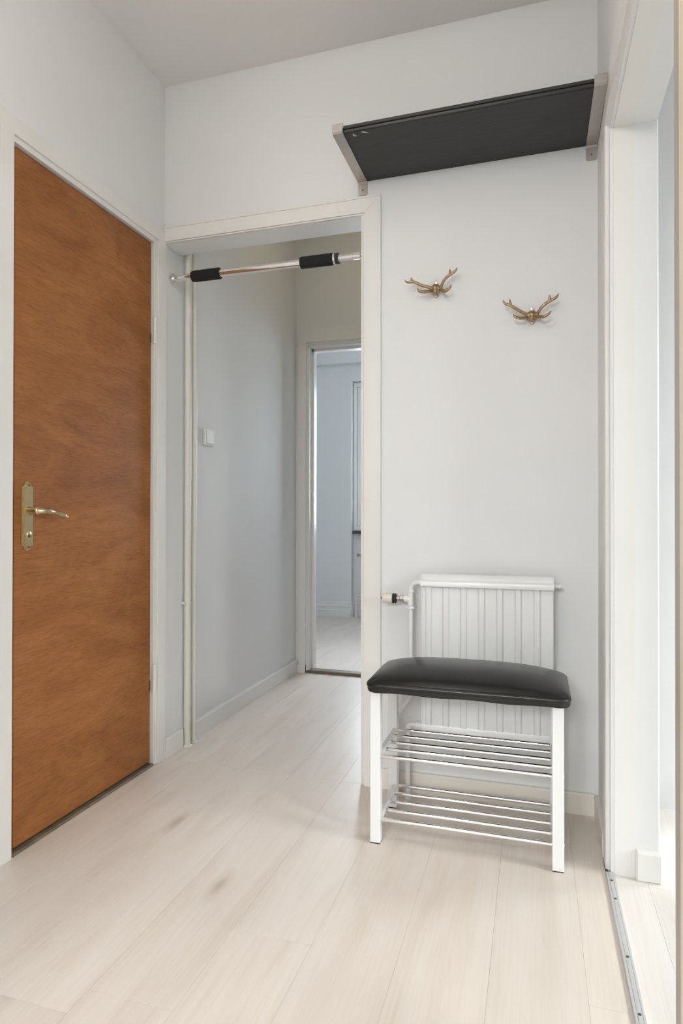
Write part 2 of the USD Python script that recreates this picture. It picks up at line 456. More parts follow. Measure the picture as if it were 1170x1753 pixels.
fl = thing('floor', 'whitewashed oak laminate floor of the entry and the hall', 'floor', kind=S)
obj('underlay', bx(XL - 0.09, 0.185, -2.60, YE + 0.03, -0.03, -0.0095), 'subfloor', fl)
planks(fl, XL, 0.175, -0.2, 2.112, 0.187, -0.090, 1.24, 5)
planks(fl, XL, -0.42, 2.112, YE + 0.03, 0.187, -0.090, 1.24, 9)
obj('plank_field', bx(XL, 0.175, -2.60, -0.2, -0.010, 0.0), 'laminate_a', fl)
fl2 = thing('floor', 'pale laminate floor of the far room beyond the hall doorway', 'floor', kind=S)
obj('underlay', bx(-3.2, 0.6, YE + 0.075, Y2 + 0.07, -0.03, -0.0095), 'subfloor', fl2)
planks(fl2, -2.30, -0.60, YE + 0.075, Y2 + 0.07, 0.187, -0.150, 1.24, 21)
obj('plank_field', [bx(-3.2, -2.3, YE + 0.075, Y2 + 0.07, -0.010, 0.0), bx(-0.6, 0.6, YE + 0.075, Y2 + 0.07, -0.010, 0.0)], 'laminate_b', fl2)
fl3 = thing('floor', 'laminate floor of the side room beyond the metal strip, its daylight glare painted in as a paler tint', 'floor', kind=S)
obj('underlay', bx(0.19, X3, -2.60, 5.30, -0.03, -0.0095), 'subfloor', fl3)
planks(fl3, 0.196, 1.20, 0.5, 5.30, 0.187, 0.085, 1.24, 33, mats=['laminate_glare'])
obj('plank_field', [bx(1.20, X3, -2.60, 5.30, -0.010, 0.0), bx(0.30, 1.20, -2.60, 0.5, -0.010, 0.0)], 'laminate_glare', fl3)

# ------------------------------------------------------------------ wooden door in the left wall
XC = -1.356                        # face of its casing
tr = thing('trim_1', 'white casing around the wooden door', 'door casing', (XL, 1.72, 0), kind=S)
za, zb = 1.971, 2.020              # inner and outer edge of the head
obj('casing_side', prism([(1.323, 0), (1.370, 0), (1.370, za), (1.323, zb)], 'x', XL, XC), 'trim_paint', tr)
obj('casing_side', prism([(2.062, 0), (2.111, 0), (2.111, zb), (2.062, za)], 'x', XL, XC), 'trim_paint', tr)
obj('casing_head', prism([(1.370, za), (2.062, za), (2.111, zb), (1.323, zb)], 'x', XL, XC), 'trim_paint', tr)
obj('frame_lip', [bx(-1.45, XC - 0.006, 2.0400, 2.0625, 0.0, 1.9725, 0.001), bx(-1.45, XC - 0.006, 1.371, 2.0405, 1.9540, 1.9725, 0.001), bx(-1.45, XC - 0.012, 1.371, 1.3760, 0.0, 1.955)], 'trim_paint', tr)

XD = -1.375
d = thing('door_1', 'closed reddish-brown veneer door with a brass lever handle', 'door', (XD, 1.73, 0), kind=S)
obj('leaf', bx(XD - 0.040, XD, 1.3935, 2.0382, 0.012, 1.9515, 0.0015), 'veneer', d)
obj('edge_strip', bx(XD - 0.040, XD - 0.005, 1.376, 1.3930, 0.010, 1.9535), 'brown_strip', d, label='dark brown strip along the lock edge of the door')
obj('gap_strip', [bx(XD - 0.04, XD - 0.015, 1.3935, 2.039, 1.9517, 1.9538)], 'dark_gap', d)
obj('sill_strip', bx(XD - 0.04, XC - 0.002, 1.376, 2.0395, 0.0, 0.0075, 0.002), 'oak_threshold', d, label='narrow brown wooden sill under the door')
# brass plate: a lobed outline, raised in the middle
yc, z0, z1 = 1.4385, 0.830, 1.026


def plate_outline(hw, inset):
    zt, zl = z1 - inset, z0 + inset
    pts = [(-hw, zl + 0.016), (-hw * 0.62, zl + 0.013), (-hw * 0.40, zl + 0.003), (0, zl), (hw * 0.40, zl + 0.003), (hw * 0.62, zl + 0.013), (hw, zl + 0.016),
           (hw, zt - 0.016), (hw * 0.62, zt - 0.013), (hw * 0.40, zt - 0.003), (0, zt), (-hw * 0.40, zt - 0.003), (-hw * 0.62, zt - 0.013), (-hw, zt - 0.016)]
    return Polygon([(yc + a, b) for a, b in pts])


pl = obj('handle_plate', [prism(plate_outline(0.0215, 0), 'x', XD, XD + 0.003), prism(plate_outline(0.0185, 0.003), 'x', XD + 0.003, XD + 0.0055), prism(plate_outline(0.0155, 0.007), 'x', XD + 0.0055, XD + 0.008)], 'brass', d, label='long brass back plate with pointed ends')
for zz in (1.0155, 0.8405):
    obj('screw', cyl((XD + 0.007, yc, zz), (XD + 0.0088, yc, zz), 0.0032, 12), 'dark_metal', pl)
obj('keyhole', [cyl((XD + 0.007, yc, 0.877), (XD + 0.0095, yc, 0.877), 0.0085, 20)], 'brass', pl, True)
obj('key_slot', [cyl((XD + 0.009, yc, 0.872), (XD + 0.0099, yc, 0.872), 0.0045, 14)], 'dark_metal', pl)
hz = 0.9430
obj('rose', lathe([(0.0115, 0), (0.0115, 0.004), (0.009, 0.007), (0.0085, 0.026), (0.0105, 0.029), (0.0105, 0.034), (0.004, 0.037)], (XD + 0.008, yc - 0.001, hz), (1, 0, 0)), 'brass', d, 40)
lv = spline([(XD + 0.038, yc - 0.004, hz), (XD + 0.044, yc + 0.010, hz), (XD + 0.045, yc + 0.034, hz - 0.001), (XD + 0.044, yc + 0.058, hz - 0.004), (XD + 0.043, yc + 0.085, hz - 0.010), (XD + 0.043, yc + 0.108, hz - 0.016)], 30)
lr = np.interp(np.linspace(0, 1, 30), [0, 0.12, 0.16, 0.20, 0.30, 0.36, 0.40, 0.55, 0.80, 0.93, 1.0], [0.008, 0.0085, 0.0095, 0.0080, 0.0075, 0.0095, 0.0078, 0.0055, 0.0072, 0.0075, 0.0035])
obj('lever', [tube(lv, lr, 16), lathe([(0.003, 0), (0.0048, 0.002), (0.0035, 0.006), (0.0005, 0.009)], lv[-1], lv[-1] - lv[-2], 12)], 'brass', d, 50, label='curved brass lever pointing right')
for zz in (1.572, 0.274):
    h = obj('hinge', [cyl((XD + 0.0155, 2.0400, zz), (XD + 0.0155, 2.0400, zz + 0.047), 0.0065, 16), cyl((XD + 0.0155, 2.0400, zz + 0.048), (XD + 0.0155, 2.0400, zz + 0.096), 0.0065, 16),
                      lathe([(0.0065, 0), (0.004, 0.003), (0.0045, 0.006), (0.001, 0.009)], (XD + 0.0155, 2.0400, zz + 0.096), (0, 0, 1), 14), bx(XD + 0.002, XD + 0.0155, 2.0395, 2.0450, zz, zz + 0.096)], 'trim_paint', d, 40, label='white painted hinge')
    obj('hinge_brown_patch', bx(XD + 0.0002, XD + 0.0012, 2.0310, 2.0375, zz + 0.004, zz + 0.040), 'brown_strip', h)  # thin dark brown patch on the leaf beside the hinge

# ------------------------------------------------------------------ opening to the hall: casing and lintel
tr = thing('trim_2', 'white mitred casing around the opening to the hall', 'door casing', (-0.93, YB, 0), kind=S)
yf = 2.100
prof = 0.003
obj('casing_head', [prism([(XL, 1.981), (-0.565, 1.981), (-0.5072, 2.036), (XL, 2.036)], 'y', yf, YB), bx(XL, -0.565, yf + 0.004, YB, 1.9755, 1.981, 0.0015), prism([(XL, 2.030), (-0.511, 2.030), (-0.5062, 2.036), (XL, 2.036)], 'y', yf - prof, yf)], 'trim_paint', tr)
obj('casing_side', [prism([(-0.5645, 0.0), (-0.5062, 0.0), (-0.5062, 2.0365), (-0.5645, 1.9805)], 'y', yf - 0.0006, YB), bx(-0.570, -0.5645, yf + 0.004, YB, 0, 1.979, 0.0015), prism([(-0.5112, 0), (-0.5062, 0), (-0.5062, 2.0362), (-0.5112, 2.0305)], 'y', yf - prof, yf)], 'trim_paint', tr)
obj('jamb_lining', [bx(-0.578, -0.5705, YB - 0.004, 2.224, 0, 1.979), bx(XL, -0.572, YB, 2.2225, 1.9745, 1.980)], 'trim_paint', tr)

# baseboards
obj('baseboard_back', [prism([(YB, 0), (2.097, 0), (2.097, 0.061), (2.1005, 0.066), (YB, 0.066)], 'x', -0.5062, 0.1745)], 'base_bounce_tint', kind=S, label='cream-white baseboard along the back wall under the radiator, tinted with warm floor bounce', cat='baseboard')
obj('baseboard_right', [prism([(XR, 0), (0.1745, 0), (0.1745, 0.061), (0.178, 0.066), (XR, 0.066)], 'y', 1.856, 2.0995)], 'base_bounce_tint', kind=S, label='short cream-white baseboard beside the right doorway, tinted with warm floor bounce', cat='baseboard')
bl = thing('baseboard_left', 'white baseboard along the left wall of the hall', 'baseboard', (XL, 2.8, 0), kind=S)
for a, b in ((2.112, 2.232), (2.318, 3.498)):
    obj('board', prism([(XL, 0), (-1.350, 0), (-1.350, 0.069), (-1.3535, 0.075), (XL, 0.075)], 'y', a, b), 'trim_paint', bl)
obj('board', bx(XL, -1.3585, 2.232, 2.318, 0, 0.073), 'trim_paint', bl)

# ------------------------------------------------------------------ far doorway at the end of the hall
tr = thing('trim_3', 'cream-white casing around the far doorway at the end of the hall', 'door casing', (-0.95, YE, 0), kind=S)
ye = YE - 0.012
obj('casing_side', [prism([(-1.346, 0), (-1.300, 0), (-1.300, 1.957), (-1.346, 2.037)], 'y', ye, YE), bx(-1.350, -1.300, ye - 0.006, YE, 0, 0.05, 0.002)], 'trim_paint', tr)
obj('casing_head', prism([(-1.300, 1.957), (-0.52, 1.957), (-0.52, 2.037), (-1.346, 2.037)], 'y', ye, YE), 'trim_paint', tr)
obj('frame', [bx(-1.300, -1.282, YE + 0.005, YE + 0.1, 0, 1.953, 0.002), bx(-1.300, -0.62, YE + 0.005, YE + 0.1, 1.930, 1.953, 0.002), bx(-0.64, -0.60, YE, YE + 0.1, 0, 1.953, 0.002),
              bx(-1.284, -1.270, YE + 0.05, YE + 0.1, 0, 1.932, 0.002), bx(-1.284, -0.63, YE + 0.05, YE + 0.1, 1.916, 1.932, 0.002)], 'trim_paint', tr)
obj('strike_plate', bx(-1.302, -1.3, YE + 0.012, YE + 0.03, 1.54, 1.62), 'dark_metal', tr)
obj('threshold', prism([(YE - 0.004, 0), (YE - 0.004, 0.010), (YE + 0.004, 0.016), (YE + 0.060, 0.016), (YE + 0.078, 0.004), (YE + 0.078, 0)], 'x', -1.300, -0.60), 'oak_threshold', None, kind=S, label='dark wooden threshold in the far doorway', cat='threshold')

# far room: moulded baseboard, window, sill, radiator
def far_base(a, b, y):
    return prism([(y, 0), (y - 0.018, 0), (y - 0.018, 0.060), (y - 0.013, 0.066), (y - 0.013, 0.082), (y - 0.016, 0.088), (y - 0.016, 0.104), (y - 0.008, 0.112), (y - 0.008, 0.128), (y - 0.002, 0.135), (y, 0.135)], 'x', a, b)


obj('baseboard_far', [far_base(-3.2, -1.612, Y2), far_base(-1.616, -0.34, Y2 + 0.07), prism([(-1.616, 0), (-1.600, 0), (-1.600, 0.105), (-1.610, 0.130), (-1.616, 0.135)], 'y', Y2 - 0.018, Y2 + 0.07)], 'trim_paint', kind=S, label='tall moulded white baseboard of the far room', cat='baseboard')
YW = Y2 + 0.07
w = thing('window_1', 'white casement window in the far room, mostly hidden by the door casing', 'window', (-0.98, YW, 0.79), kind=S)
obj('window_frame', cut(bx(-1.612, -0.345, YW - 0.02, YW + 0.05, 0.792, 2.168, 0.003), bx(-1.578, -0.38, YW - 0.1, YW + 0.1, 0.830, 2.125)), 'white_gloss', w)
sa = obj('sash', cut(bx(-1.577, -0.985, YW - 0.010, YW + 0.035, 0.832, 2.123, 0.004), bx(-1.540, -1.022, YW - 0.1, YW + 0.1, 0.872, 2.082)), 'white_gloss', w)
obj('gasket', cut(bx(-1.5405, -1.0215, YW + 0.002, YW + 0.012, 0.8715, 2.0825), bx(-1.535, -1.027, YW - 0.1, YW + 0.1, 0.877, 2.077)), 'black_rubber', sa)
obj('pane', bx(-1.538, -1.024, YW + 0.012, YW + 0.016, 0.874, 2.080), 'pane', sa)
sb = obj('sash', cut(bx(-0.975, -0.381, YW - 0.010, YW + 0.035, 0.832, 2.123, 0.004), bx(-0.938, -0.418, YW - 0.1, YW + 0.1, 0.872, 2.082)), 'white_gloss', w)
obj('pane', bx(-0.940, -0.416, YW + 0.012, YW + 0.016, 0.874, 2.080), 'pane', sb)
obj('window_sill', bx(-1.604, -0.345, YW - 0.09, YW - 0.004, 0.764, 0.789, 0.003), 'slate', kind=S, label='dark slate window sill in the far room', cat='window sill')

rf = thing('radiator', 'white radiator with a valve under the far room window', 'radiator', (-1.0, Y2, 0.1))
obj('panel', bx(-1.470, -0.50, Y2 - 0.060, Y2 - 0.010, 0.16, 0.62, 0.008), 'radiator_paint', rf)
obj('bracket', bx(-1.3, -1.26, Y2 - 0.012, Y2 + 0.0695, 0.3, 0.5), 'radiator_paint', rf)
obj('valve', [lathe([(0.012, 0), (0.017, 0.004), (0.017, 0.012), (0.010, 0.014), (0.010, 0.030)], (-1.552, Y2 - 0.035, 0.575), (1, 0, 0)), cyl((-1.525, Y2 - 0.035, 0.575), (-1.47, Y2 - 0.035, 0.575), 0.008)], 'brass', rf, 40)
obj('pipe', [tube(fillet([(-1.47, Y2 - 0.035, 0.21), (-1.562, Y2 - 0.035, 0.21), (-1.562, Y2 - 0.035, 0.0)], 0.05), 0.010), lathe([(0.018, 0), (0.018, 0.006), (0.012, 0.012)], (-1.562, Y2 - 0.035, 0.0), (0, 0, 1))], 'pipe_paint', rf, 40)

# what the far window looks out on
obj('opposite_house', bx(-7, 5, 14.0, 18.0, -8, 6.0), 'far_facade', kind=S, label='grey-green house across the yard outside the far window', cat='building')

# side room window joinery
for k, (a, b) in enumerate(SIDE_WIN):
    w = thing('window_%d' % (k + 2), ['wide white window of the side room nearest the viewer', 'wide white window in the middle of the side room wall', 'unseen window added at the far end to brighten the side room'][k], 'window', (X3, (a + b) / 2, 0.8), kind=S)
    m_ = (a + b) / 2
    obj('window_frame', cut(bx(X3 + 0.03, X3 + 0.09, a, b, 0.80, 2.20), bx(X3, X3 + 0.2, a + 0.05, m_ - 0.025, 0.85, 2.15), bx(X3, X3 + 0.2, m_ + 0.025, b - 0.05, 0.85, 2.15)), 'white_gloss', w)
    obj('pane', bx(X3 + 0.058, X3 + 0.062, a + 0.05, m_ - 0.025, 0.85, 2.15), 'pane', w)
    obj('pane', bx(X3 + 0.058, X3 + 0.062, m_ + 0.025, b - 0.05, 0.85, 2.15), 'pane', w)
w = thing('window_5', 'window behind the viewer', 'window', (-0.55, -2.65, 0.7), kind=S)
obj('window_frame', cut(bx(-1.20, 0.10, -2.68, -2.62, 0.50, 2.35), bx(-1.15, -0.575, -2.8, -2.5, 0.55, 2.30), bx(-0.525, 0.05, -2.8, -2.5, 0.55, 2.30)), 'white_gloss', w)
obj('pane', bx(-1.15, -0.575, -2.652, -2.648, 0.55, 2.30), 'pane', w)
obj('pane', bx(-0.525, 0.05, -2.652, -2.648, 0.55, 2.30), 'pane', w)

# ------------------------------------------------------------------ right doorway: moulded casing, jamb lining, plinth
tr = thing('trim_4', 'white moulded casing and deep jamb of the right doorway', 'door casing', (XR, 1.36, 0), kind=S)
# outline of the far casing in plan; the same outline, turned, is the head
arch = [(XR + 0.001, 1.856), (0.1780, 1.856), (0.1762, 1.852), (0.1762, 1.800), (0.1785, 1.7955), (0.1835, 1.7945), (0.1865, 1.7925), (0.1872, 1.7885), (0.1905, 1.7865), (0.1945, 1.7855), (0.1965, 1.7820), (0.1975, 1.777), (0.205, 1.777), (0.205, 1.856)]
arch = [(min(x, 0.205), y) for x, y in arch]
arch[0] = (0.205, 1.856)
arch = arch[:-1]
far_side = prism([(x, y) for x, y in arch], 'z', 0.0, 1.969)
obj('casing_side', far_side, 'trim_paint', tr)
obj('casing_head', prism([(x, 1.947 + (y - 1.777)) for x, y in arch], 'y', 0.925, 1.7975), 'trim_paint', tr)
obj('jamb', [bx(0.197, 0.246, 1.775, 1.80, 0, 1.947), bx(0.197, 0.246, 0.925, 1.80, 1.9445, 1.97)], 'trim_paint', tr)
obj('door_stop', [bx(0.246, 0.290, 1.783, 1.80, 0, 1.955, 0.003), bx(0.246, 0.290, 0.925, 1.80, 1.953, 1.97, 0.003), bx(0.288, 0.306, 1.790, 1.86, 0, 1.962, 0.004)], 'trim_paint', tr)
obj('plinth', bx(0.2455, 0.306, 1.757, 1.79, 0, 0.075, 0.004), 'trim_paint', tr)
# the near side of the same doorway, at the edge of the view
obj('casing_side', [bx(0.1768, 0.205, 0.892, 0.930, 0, 1.969, 0.004)], 'casing_grey', tr, label='warm grey near edge of the casing')  # darker than the other trim; contrast with the edging is set by colour alone
obj('wooden_edging', bx(0.1752, 0.188, 0.80, 0.8905, 0, 2.02, 0.002), 'edging_cream', tr, label='pale cream wooden edging at the right rim of the photograph')
obj('jamb', bx(0.205, 0.30, 0.905, 0.928, 0, 1.947), 'trim_paint', tr)

th = thing('threshold_strip', 'ribbed aluminium floor strip with screws in the right doorway', 'threshold', (0.185, 1.35, 0), kind=S)
obj('strip', prism([(0.1735, 0), (0.1735, 0.003), (0.1755, 0.0052), (0.1795, 0.0052), (0.1803, 0.0044), (0.1813, 0.0052), (0.1887, 0.0052), (0.1897, 0.0044), (0.1905, 0.0052), (0.1945, 0.0048), (0.1970, 0.001), (0.1970, 0)], 'y', 0.89, 1.775), 'aluminium', th)
for yy in (1.735, 1.655, 1.445, 1.285, 1.05):
    obj('screw', lathe([(0.0036, 0), (0.0030, 0.0012), (0.0012, 0.0016)], (0.185, yy, 0.0049), (0, 0, 1), 12), 'dark_metal', th)

# unseen lamps: ceiling rose, cord and holder above each glowing globe
lp = thing('unseen_lamp', 'unseen entry lamp, hung as a globe to fill the upper walls', 'lamp', (LAMP[0], LAMP[1], ZC))
obj('ceiling_rose', lathe([(0.045, 0), (0.045, 0.012), (0.02, 0.03)], (LAMP[0], LAMP[1], ZC), (0, 0, -1)), 'white_plastic', lp, 40)
obj('cord', cyl((LAMP[0], LAMP[1], ZC - 0.02), (LAMP[0], LAMP[1], LAMP[2] + 0.14), 0.004), 'white_plastic', lp, 40)
obj('holder', lathe([(0.02, 0), (0.04, 0.02), (0.04, 0.035)], (LAMP[0], LAMP[1], LAMP[2] + 0.148), (0, 0, -1)), 'white_plastic', lp, 40)
lp = thing('unseen_lamp', 'added fill lamp of the hall, hidden above the lintel of the opening', 'lamp', (HALL_FILL[0], HALL_FILL[1], ZC))
obj('holder', lathe([(0.05, 0), (0.05, 0.012), (0.025, 0.03), (0.025, 0.07), (0.045, 0.085), (0.045, 0.090)], (HALL_FILL[0], HALL_FILL[1], ZC), (0, 0, -1), 24), 'white_plastic', lp, 40)

# ------------------------------------------------------------------ pull-up bar
yb_, zb_ = 2.160, 1.858
pb = thing('pull_up_bar', 'chrome pull-up bar with black foam grips jammed across the hall opening', 'pull-up bar', (-0.97, yb_, zb_))
obj('end_cap', lathe([(0.022, 0), (0.023, 0.004), (0.022, 0.010), (0.017, 0.013), (0.0145, 0.016)], (XL, yb_, zb_), (1, 0, 0)), 'chrome', pb, 40)
obj('end_cap', lathe([(0.022, 0), (0.023, 0.004), (0.022, 0.010), (0.017, 0.013), (0.0145, 0.016)], (-0.578, yb_, zb_), (-1, 0, 0)), 'chrome', pb, 40)
obj('inner_tube', [cyl((XL + 0.015, yb_, zb_), (-1.24, yb_, zb_), 0.0115, 24)], 'chrome', pb, 40)
obj('inner_tube', [cyl((-0.70, yb_, zb_), (-0.593, yb_, zb_), 0.0115, 24), cyl((-0.626, yb_, zb_), (-0.623, yb_, zb_), 0.0128, 24)], 'chrome', pb, 40)
obj('outer_tube', cyl((-1.285, yb_, zb_), (-0.672, yb_, zb_), 0.0145, 28), 'chrome', pb, 40)
obj('foam_grip', lathe([(0.0185, 0), (0.0205, 0.003), (0.0205, 0.006), (0.0195, 0.009), (0.0215, 0.013), (0.0215, 0.118), (0.0195, 0.121)], (-1.272, yb_, zb_), (1, 0, 0)), 'foam', pb, 40)
obj('foam_grip', lathe([(0.0195, 0), (0.0215, 0.003), (0.0215, 0.124), (0.0200, 0.127)], (-0.822, yb_, zb_), (1, 0, 0)), 'foam', pb, 40)
obj('collar', cyl((-0.695, yb_, zb_), (-0.688, yb_, zb_), 0.0205, 24), 'chrome', pb, 40)
obj('collar', cyl((-0.688, yb_, zb_), (-0.676, yb_, zb_), 0.0200, 24), 'black_rubber', pb, 40, label='black rubber lock ring')

# ------------------------------------------------------------------ pipes on the hall wall
for yy, r, lab in ((2.250, 0.0130, 'thicker white heating pipe on the hall wall, nearer the wooden door'), (2.300, 0.0105, 'thinner white heating pipe on the hall wall, just behind the thicker one')):
    xx = -1.3440
    p = thing('heating_pipe', lab, 'pipe', (xx, yy, 0))
    obj('tube', cyl((xx, yy, 0), (xx, yy, ZC), r, 24), 'pipe_paint', p, 40)
    obj('floor_collar', lathe([(r + 0.006, 0), (r + 0.006, 0.004), (r + 0.002, 0.008)], (xx, yy, 0.0), (0, 0, 1), 24), 'pipe_paint', p, 40)
    obj('clip', [lathe([(r + 0.002, -0.008), (r + 0.002, 0.008)], (xx, yy, 0.575), (0, 0, 1), 24), cyl((XL, yy - 0.004, 0.575), (xx, yy - 0.004, 0.575), 0.006)] + ([tube([(xx - 0.004, yy - r - 0.007, 0.575), (xx + 0.004, yy - r - 0.007, 0.575)], 0.0055)] if r > 0.012 else []), 'pipe_paint', p, 40)

# light switch
sw_ = thing('light_switch', 'small square white light switch on the hall wall', 'light switch', (XL, 2.445, 1.272))
obj('back_box', bx(XL, XL + 0.014, 2.404, 2.482, 1.234, 1.308, 0.003), 'white_plastic', sw_)
obj('rocker', bx(XL + 0.014, XL + 0.020, 2.412, 2.474, 1.242, 1.300, 0.002), 'white_plastic', sw_)

# ------------------------------------------------------------------ wall shelf
sh = thing('wall_shelf', 'black-brown wall shelf on two steel brackets high on the back wall', 'shelf', (-0.2, YB, 2.093))
zs, yfs = 2.0935, 1.8130
obj('board', [bx(-0.586, 0.183, 1.829, YB, zs, zs + 0.020, 0.0008), prism([(1.829, zs + 0.001), (1.8235, zs + 0.0015), (1.8225, zs + 0.008), (1.8245, zs + 0.0095), (1.8205, zs + 0.0110), (1.8200, zs + 0.0195), (1.829, zs + 0.020)], 'x', -0.556, 0.155)], 'shelf_black', sh)
for xa, xb in ((-0.5895, -0.5565), (0.1535, 0.1865)):
    t = 0.0035
    zlo, ztop = zs - 0.0003, zs + 0.026
    prof_ = Polygon([(YB, zlo - 0.048), (YB - t, zlo - 0.048), (YB - t, zlo - 0.008), (YB - t - 0.005, zlo - t), (yfs + 0.004, zlo - t), (yfs, zlo + 0.001), (yfs, ztop - 0.003), (yfs + 0.003, ztop), (yfs + 0.008, ztop), (yfs + 0.008, ztop - t), (yfs + t, ztop - t), (yfs + t, zlo), (YB, zlo)])
    br = prism(prof_, 'x', xa, xb)
    # round the two lower corners of the wall tab
    corner = []
    for cx, sx in ((xa, 1), (xb, -1)):
        c_ = sbox(min(cx, cx + sx * 0.007) - (0.001 if sx > 0 else 0), zlo - 0.049, max(cx, cx + sx * 0.007) + (0.001 if sx < 0 else 0), zlo - 0.041).difference(Point(cx + sx * 0.007, zlo - 0.041).buffer(0.007))
        corner.append(prism(c_ if c_.geom_type == 'Polygon' else max(c_.geoms, key=lambda g: g.area), 'y', YB - 0.02, YB + 0.01))
    b_ = obj('bracket', cut(br, *corner), 'brushed_steel', sh)
    obj('screw', cyl((xa + 0.0165, YB - t - 0.0008, zlo - 0.030), (xa + 0.0165, YB - t + 0.001, zlo - 0.030), 0.0028, 12), 'dark_metal', b_)
chips = [((-0.5290, 1.8390), 0.0030), ((-0.5300, 1.8440), 0.0022), ((-0.5255, 1.8470), 0.0030)]
for (px_, py_), r in chips:
    obj('paint_chip', cyl((px_, py_, zs - 0.0003), (px_, py_, zs + 0.0002), r, 9), 'chip_white', sh, label='small bare white spot under the shelf')
obj('paint_chip', prism([(-0.505, 1.8330), (-0.497, 1.8320), (-0.486, 1.8400), (-0.482, 1.8470), (-0.490, 1.8420), (-0.498, 1.8380)], 'z', zs - 0.0003, zs + 0.0002), 'chip_white', sh, label='bare white scratch under the shelf')


# ------------------------------------------------------------------ antler hooks
def antler_hook(label, cx, cz, spec):
    """A cast stag head with antlers. spec: per side (tip, prong, fork, mid beam, brow tip, brow belly), in mm right of and above the head's middle
    as one sees them against the wall from the viewer's height; every point stands off the wall by its own distance."""
    h = thing('antler_hook', label, 'coat hook', (cx, YB, cz), group='bronze antler coat hooks on the back wall')

    def P(a, out):
        k = (YB - out) / YB                     # back along the line of sight, so that the seen outline is kept at depth "out"
        return ((cx + a[0] / 1000) * k, YB - out, 0.93 + (cz + a[1] / 1000 - 0.93) * k)
    head = trimesh.creation.icosphere(3, 1.0)
    v = head.vertices.copy()
    k = 1 - 0.42 * np.clip(-v[:, 2], 0, 1) ** 1.2            # narrow towards the muzzle
    brow = 1 + 0.10 * np.exp(-((v[:, 2] - 0.35) / 0.3) ** 2)
    socket = -0.22 * sum(np.exp(-((v[:, 0] - e) ** 2 + (v[:, 2] - 0.1) ** 2) / 0.03) for e in (-0.45, 0.45)) * (v[:, 1] < 0)
    v = np.stack([v[:, 0] * 0.0180 * k * brow, v[:, 1] * (0.015 + socket * 0.015), v[:, 2] * 0.0190], 1)
    head.vertices = v + [cx, YB - 0.017, cz - 0.003]
    muzzle = trimesh.creation.icosphere(2, 1.0)
    muzzle.vertices = muzzle.vertices * [0.0085, 0.009, 0.0085] + [cx, YB - 0.027, cz - 0.011]
    obj('head', [head, muzzle], 'bronze', h, True)
    for sx, (tip, prong, fork, mid, btip, belly) in zip((-1, 1), spec):
        tip, fork, mid, btip, belly, prong = (np.array(q, float) for q in (tip, fork, mid, btip, belly, prong))
        main = spline([P((sx * 9, 4), 0.020), P((sx * 15, 9), 0.023), P(mid, 0.032), P(fork, 0.038), P(fork * 0.45 + tip * 0.55 + (0, -5), 0.040), P(tip, 0.039)], 36)
        a = [tube(main, np.interp(np.linspace(0, 1, 36), [0, 0.2, 0.6, 0.86, 1], [0.0058, 0.0050, 0.0048, 0.0042, 0.0011]), 12),
             tube(spline([P(fork, 0.038), P((fork + prong) / 2 + (sx * 1.0, -1), 0.040), P(prong, 0.041)], 10), np.array([0.0046, 0.0045, 0.0044, 0.0042, 0.0039, 0.0036, 0.0032, 0.0027, 0.0020, 0.0010]), 10),
             tube(spline([P((sx * 11, 2), 0.020), P((sx * 20, 0), 0.030), P(belly, 0.043), P(belly * 0.40 + btip * 0.60 + (0, -4.5), 0.047), P(btip, 0.046)], 24), np.interp(np.linspace(0, 1, 24), [0, 0.3, 0.72, 0.9, 1], [0.0054, 0.0052, 0.0050, 0.0034, 0.0011]), 12)]
        obj('antler', a, 'bronze', h, True)
    for sz in (0.0250, -0.0175):
        lug = obj('mounting_lug', [cyl((cx, YB, cz + sz), (cx, YB - 0.004, cz + sz), 0.0068, 20), bx(cx - 0.0068, cx + 0.0068, YB - 0.004, YB, min(cz + sz, cz), max(cz + sz, cz))], 'bronze', h)
        obj('screw', lathe([(0.0058, 0), (0.0052, 0.0014), (0.0016, 0.0022)], (cx, YB - 0.0038, cz + sz), (0, -1, 0), 18), 'zinc', lug)
        obj('screw_slot', cyl((cx, YB - 0.0058, cz + sz), (cx, YB - 0.0064, cz + sz), 0.0012, 8), 'dark_metal', lug)


antler_hook('bronze antler coat hook nearer the hall opening, hung askew and higher', -0.3175, 1.6877,
            (((-108, 48), (-85, 54), (-79, 38), (-53, 24), (-64, 14), (-45, 0)), ((69, 70), (45, 67), (45, 48), (24, 28), (50, 14), (28, -5))))
antler_hook('bronze antler coat hook nearer the right doorway, hung lower', -0.0090, 1.5700,
            (((-91, 64), (-69, 65), (-65, 42), (-39, 24), (-58, 15), (-37, 0)), ((81, 68), (53, 66), (53, 46), (25, 23), (58, 15), (33, -2))))

# ------------------------------------------------------------------ radiator
rx0, rx1, ry, rz0, rz1 = -0.354, 0.053, 2.034, 0.232, 0.742
ra = thing('radiator', 'white fluted panel radiator on the back wall behind the bench', 'radiator', ((rx0 + rx1) / 2, YB, rz0))
# fluted sheet: seven raised narrow ribs
pts = []
pitch_, nar, slope, dp = 0.0561, 0.0185, 0.0045, 0.0065
pts.append((rx0, ry + dp))
for k in range(7):
    a = rx0 + 0.0115 + k * pitch_
    pts += [(a, ry + dp), (a + slope, ry), (a + nar, ry), (a + nar + slope, ry + dp)]
pts = [p for p in pts if p[0] <= rx1 - 0.001]
pts += [(rx1, ry + dp), (rx1, ry + 0.016), (rx0, ry + 0.016)]
seen, clean = set(), []
for p in pts:
    clean.append(p)
obj('front_panel', prism(Polygon(clean).buffer(0), 'z', rz0 + 0.020, rz1 - 0.030), 'radiator_paint', ra)
obj('bottom_rail', prism([(ry + 0.004, rz0 + 0.021), (ry + 0.001, rz0 + 0.012), (ry + 0.002, rz0), (ry + 0.016, rz0), (ry + 0.018, rz0 + 0.021)], 'x', rx0, rx1), 'radiator_paint', ra, 30)
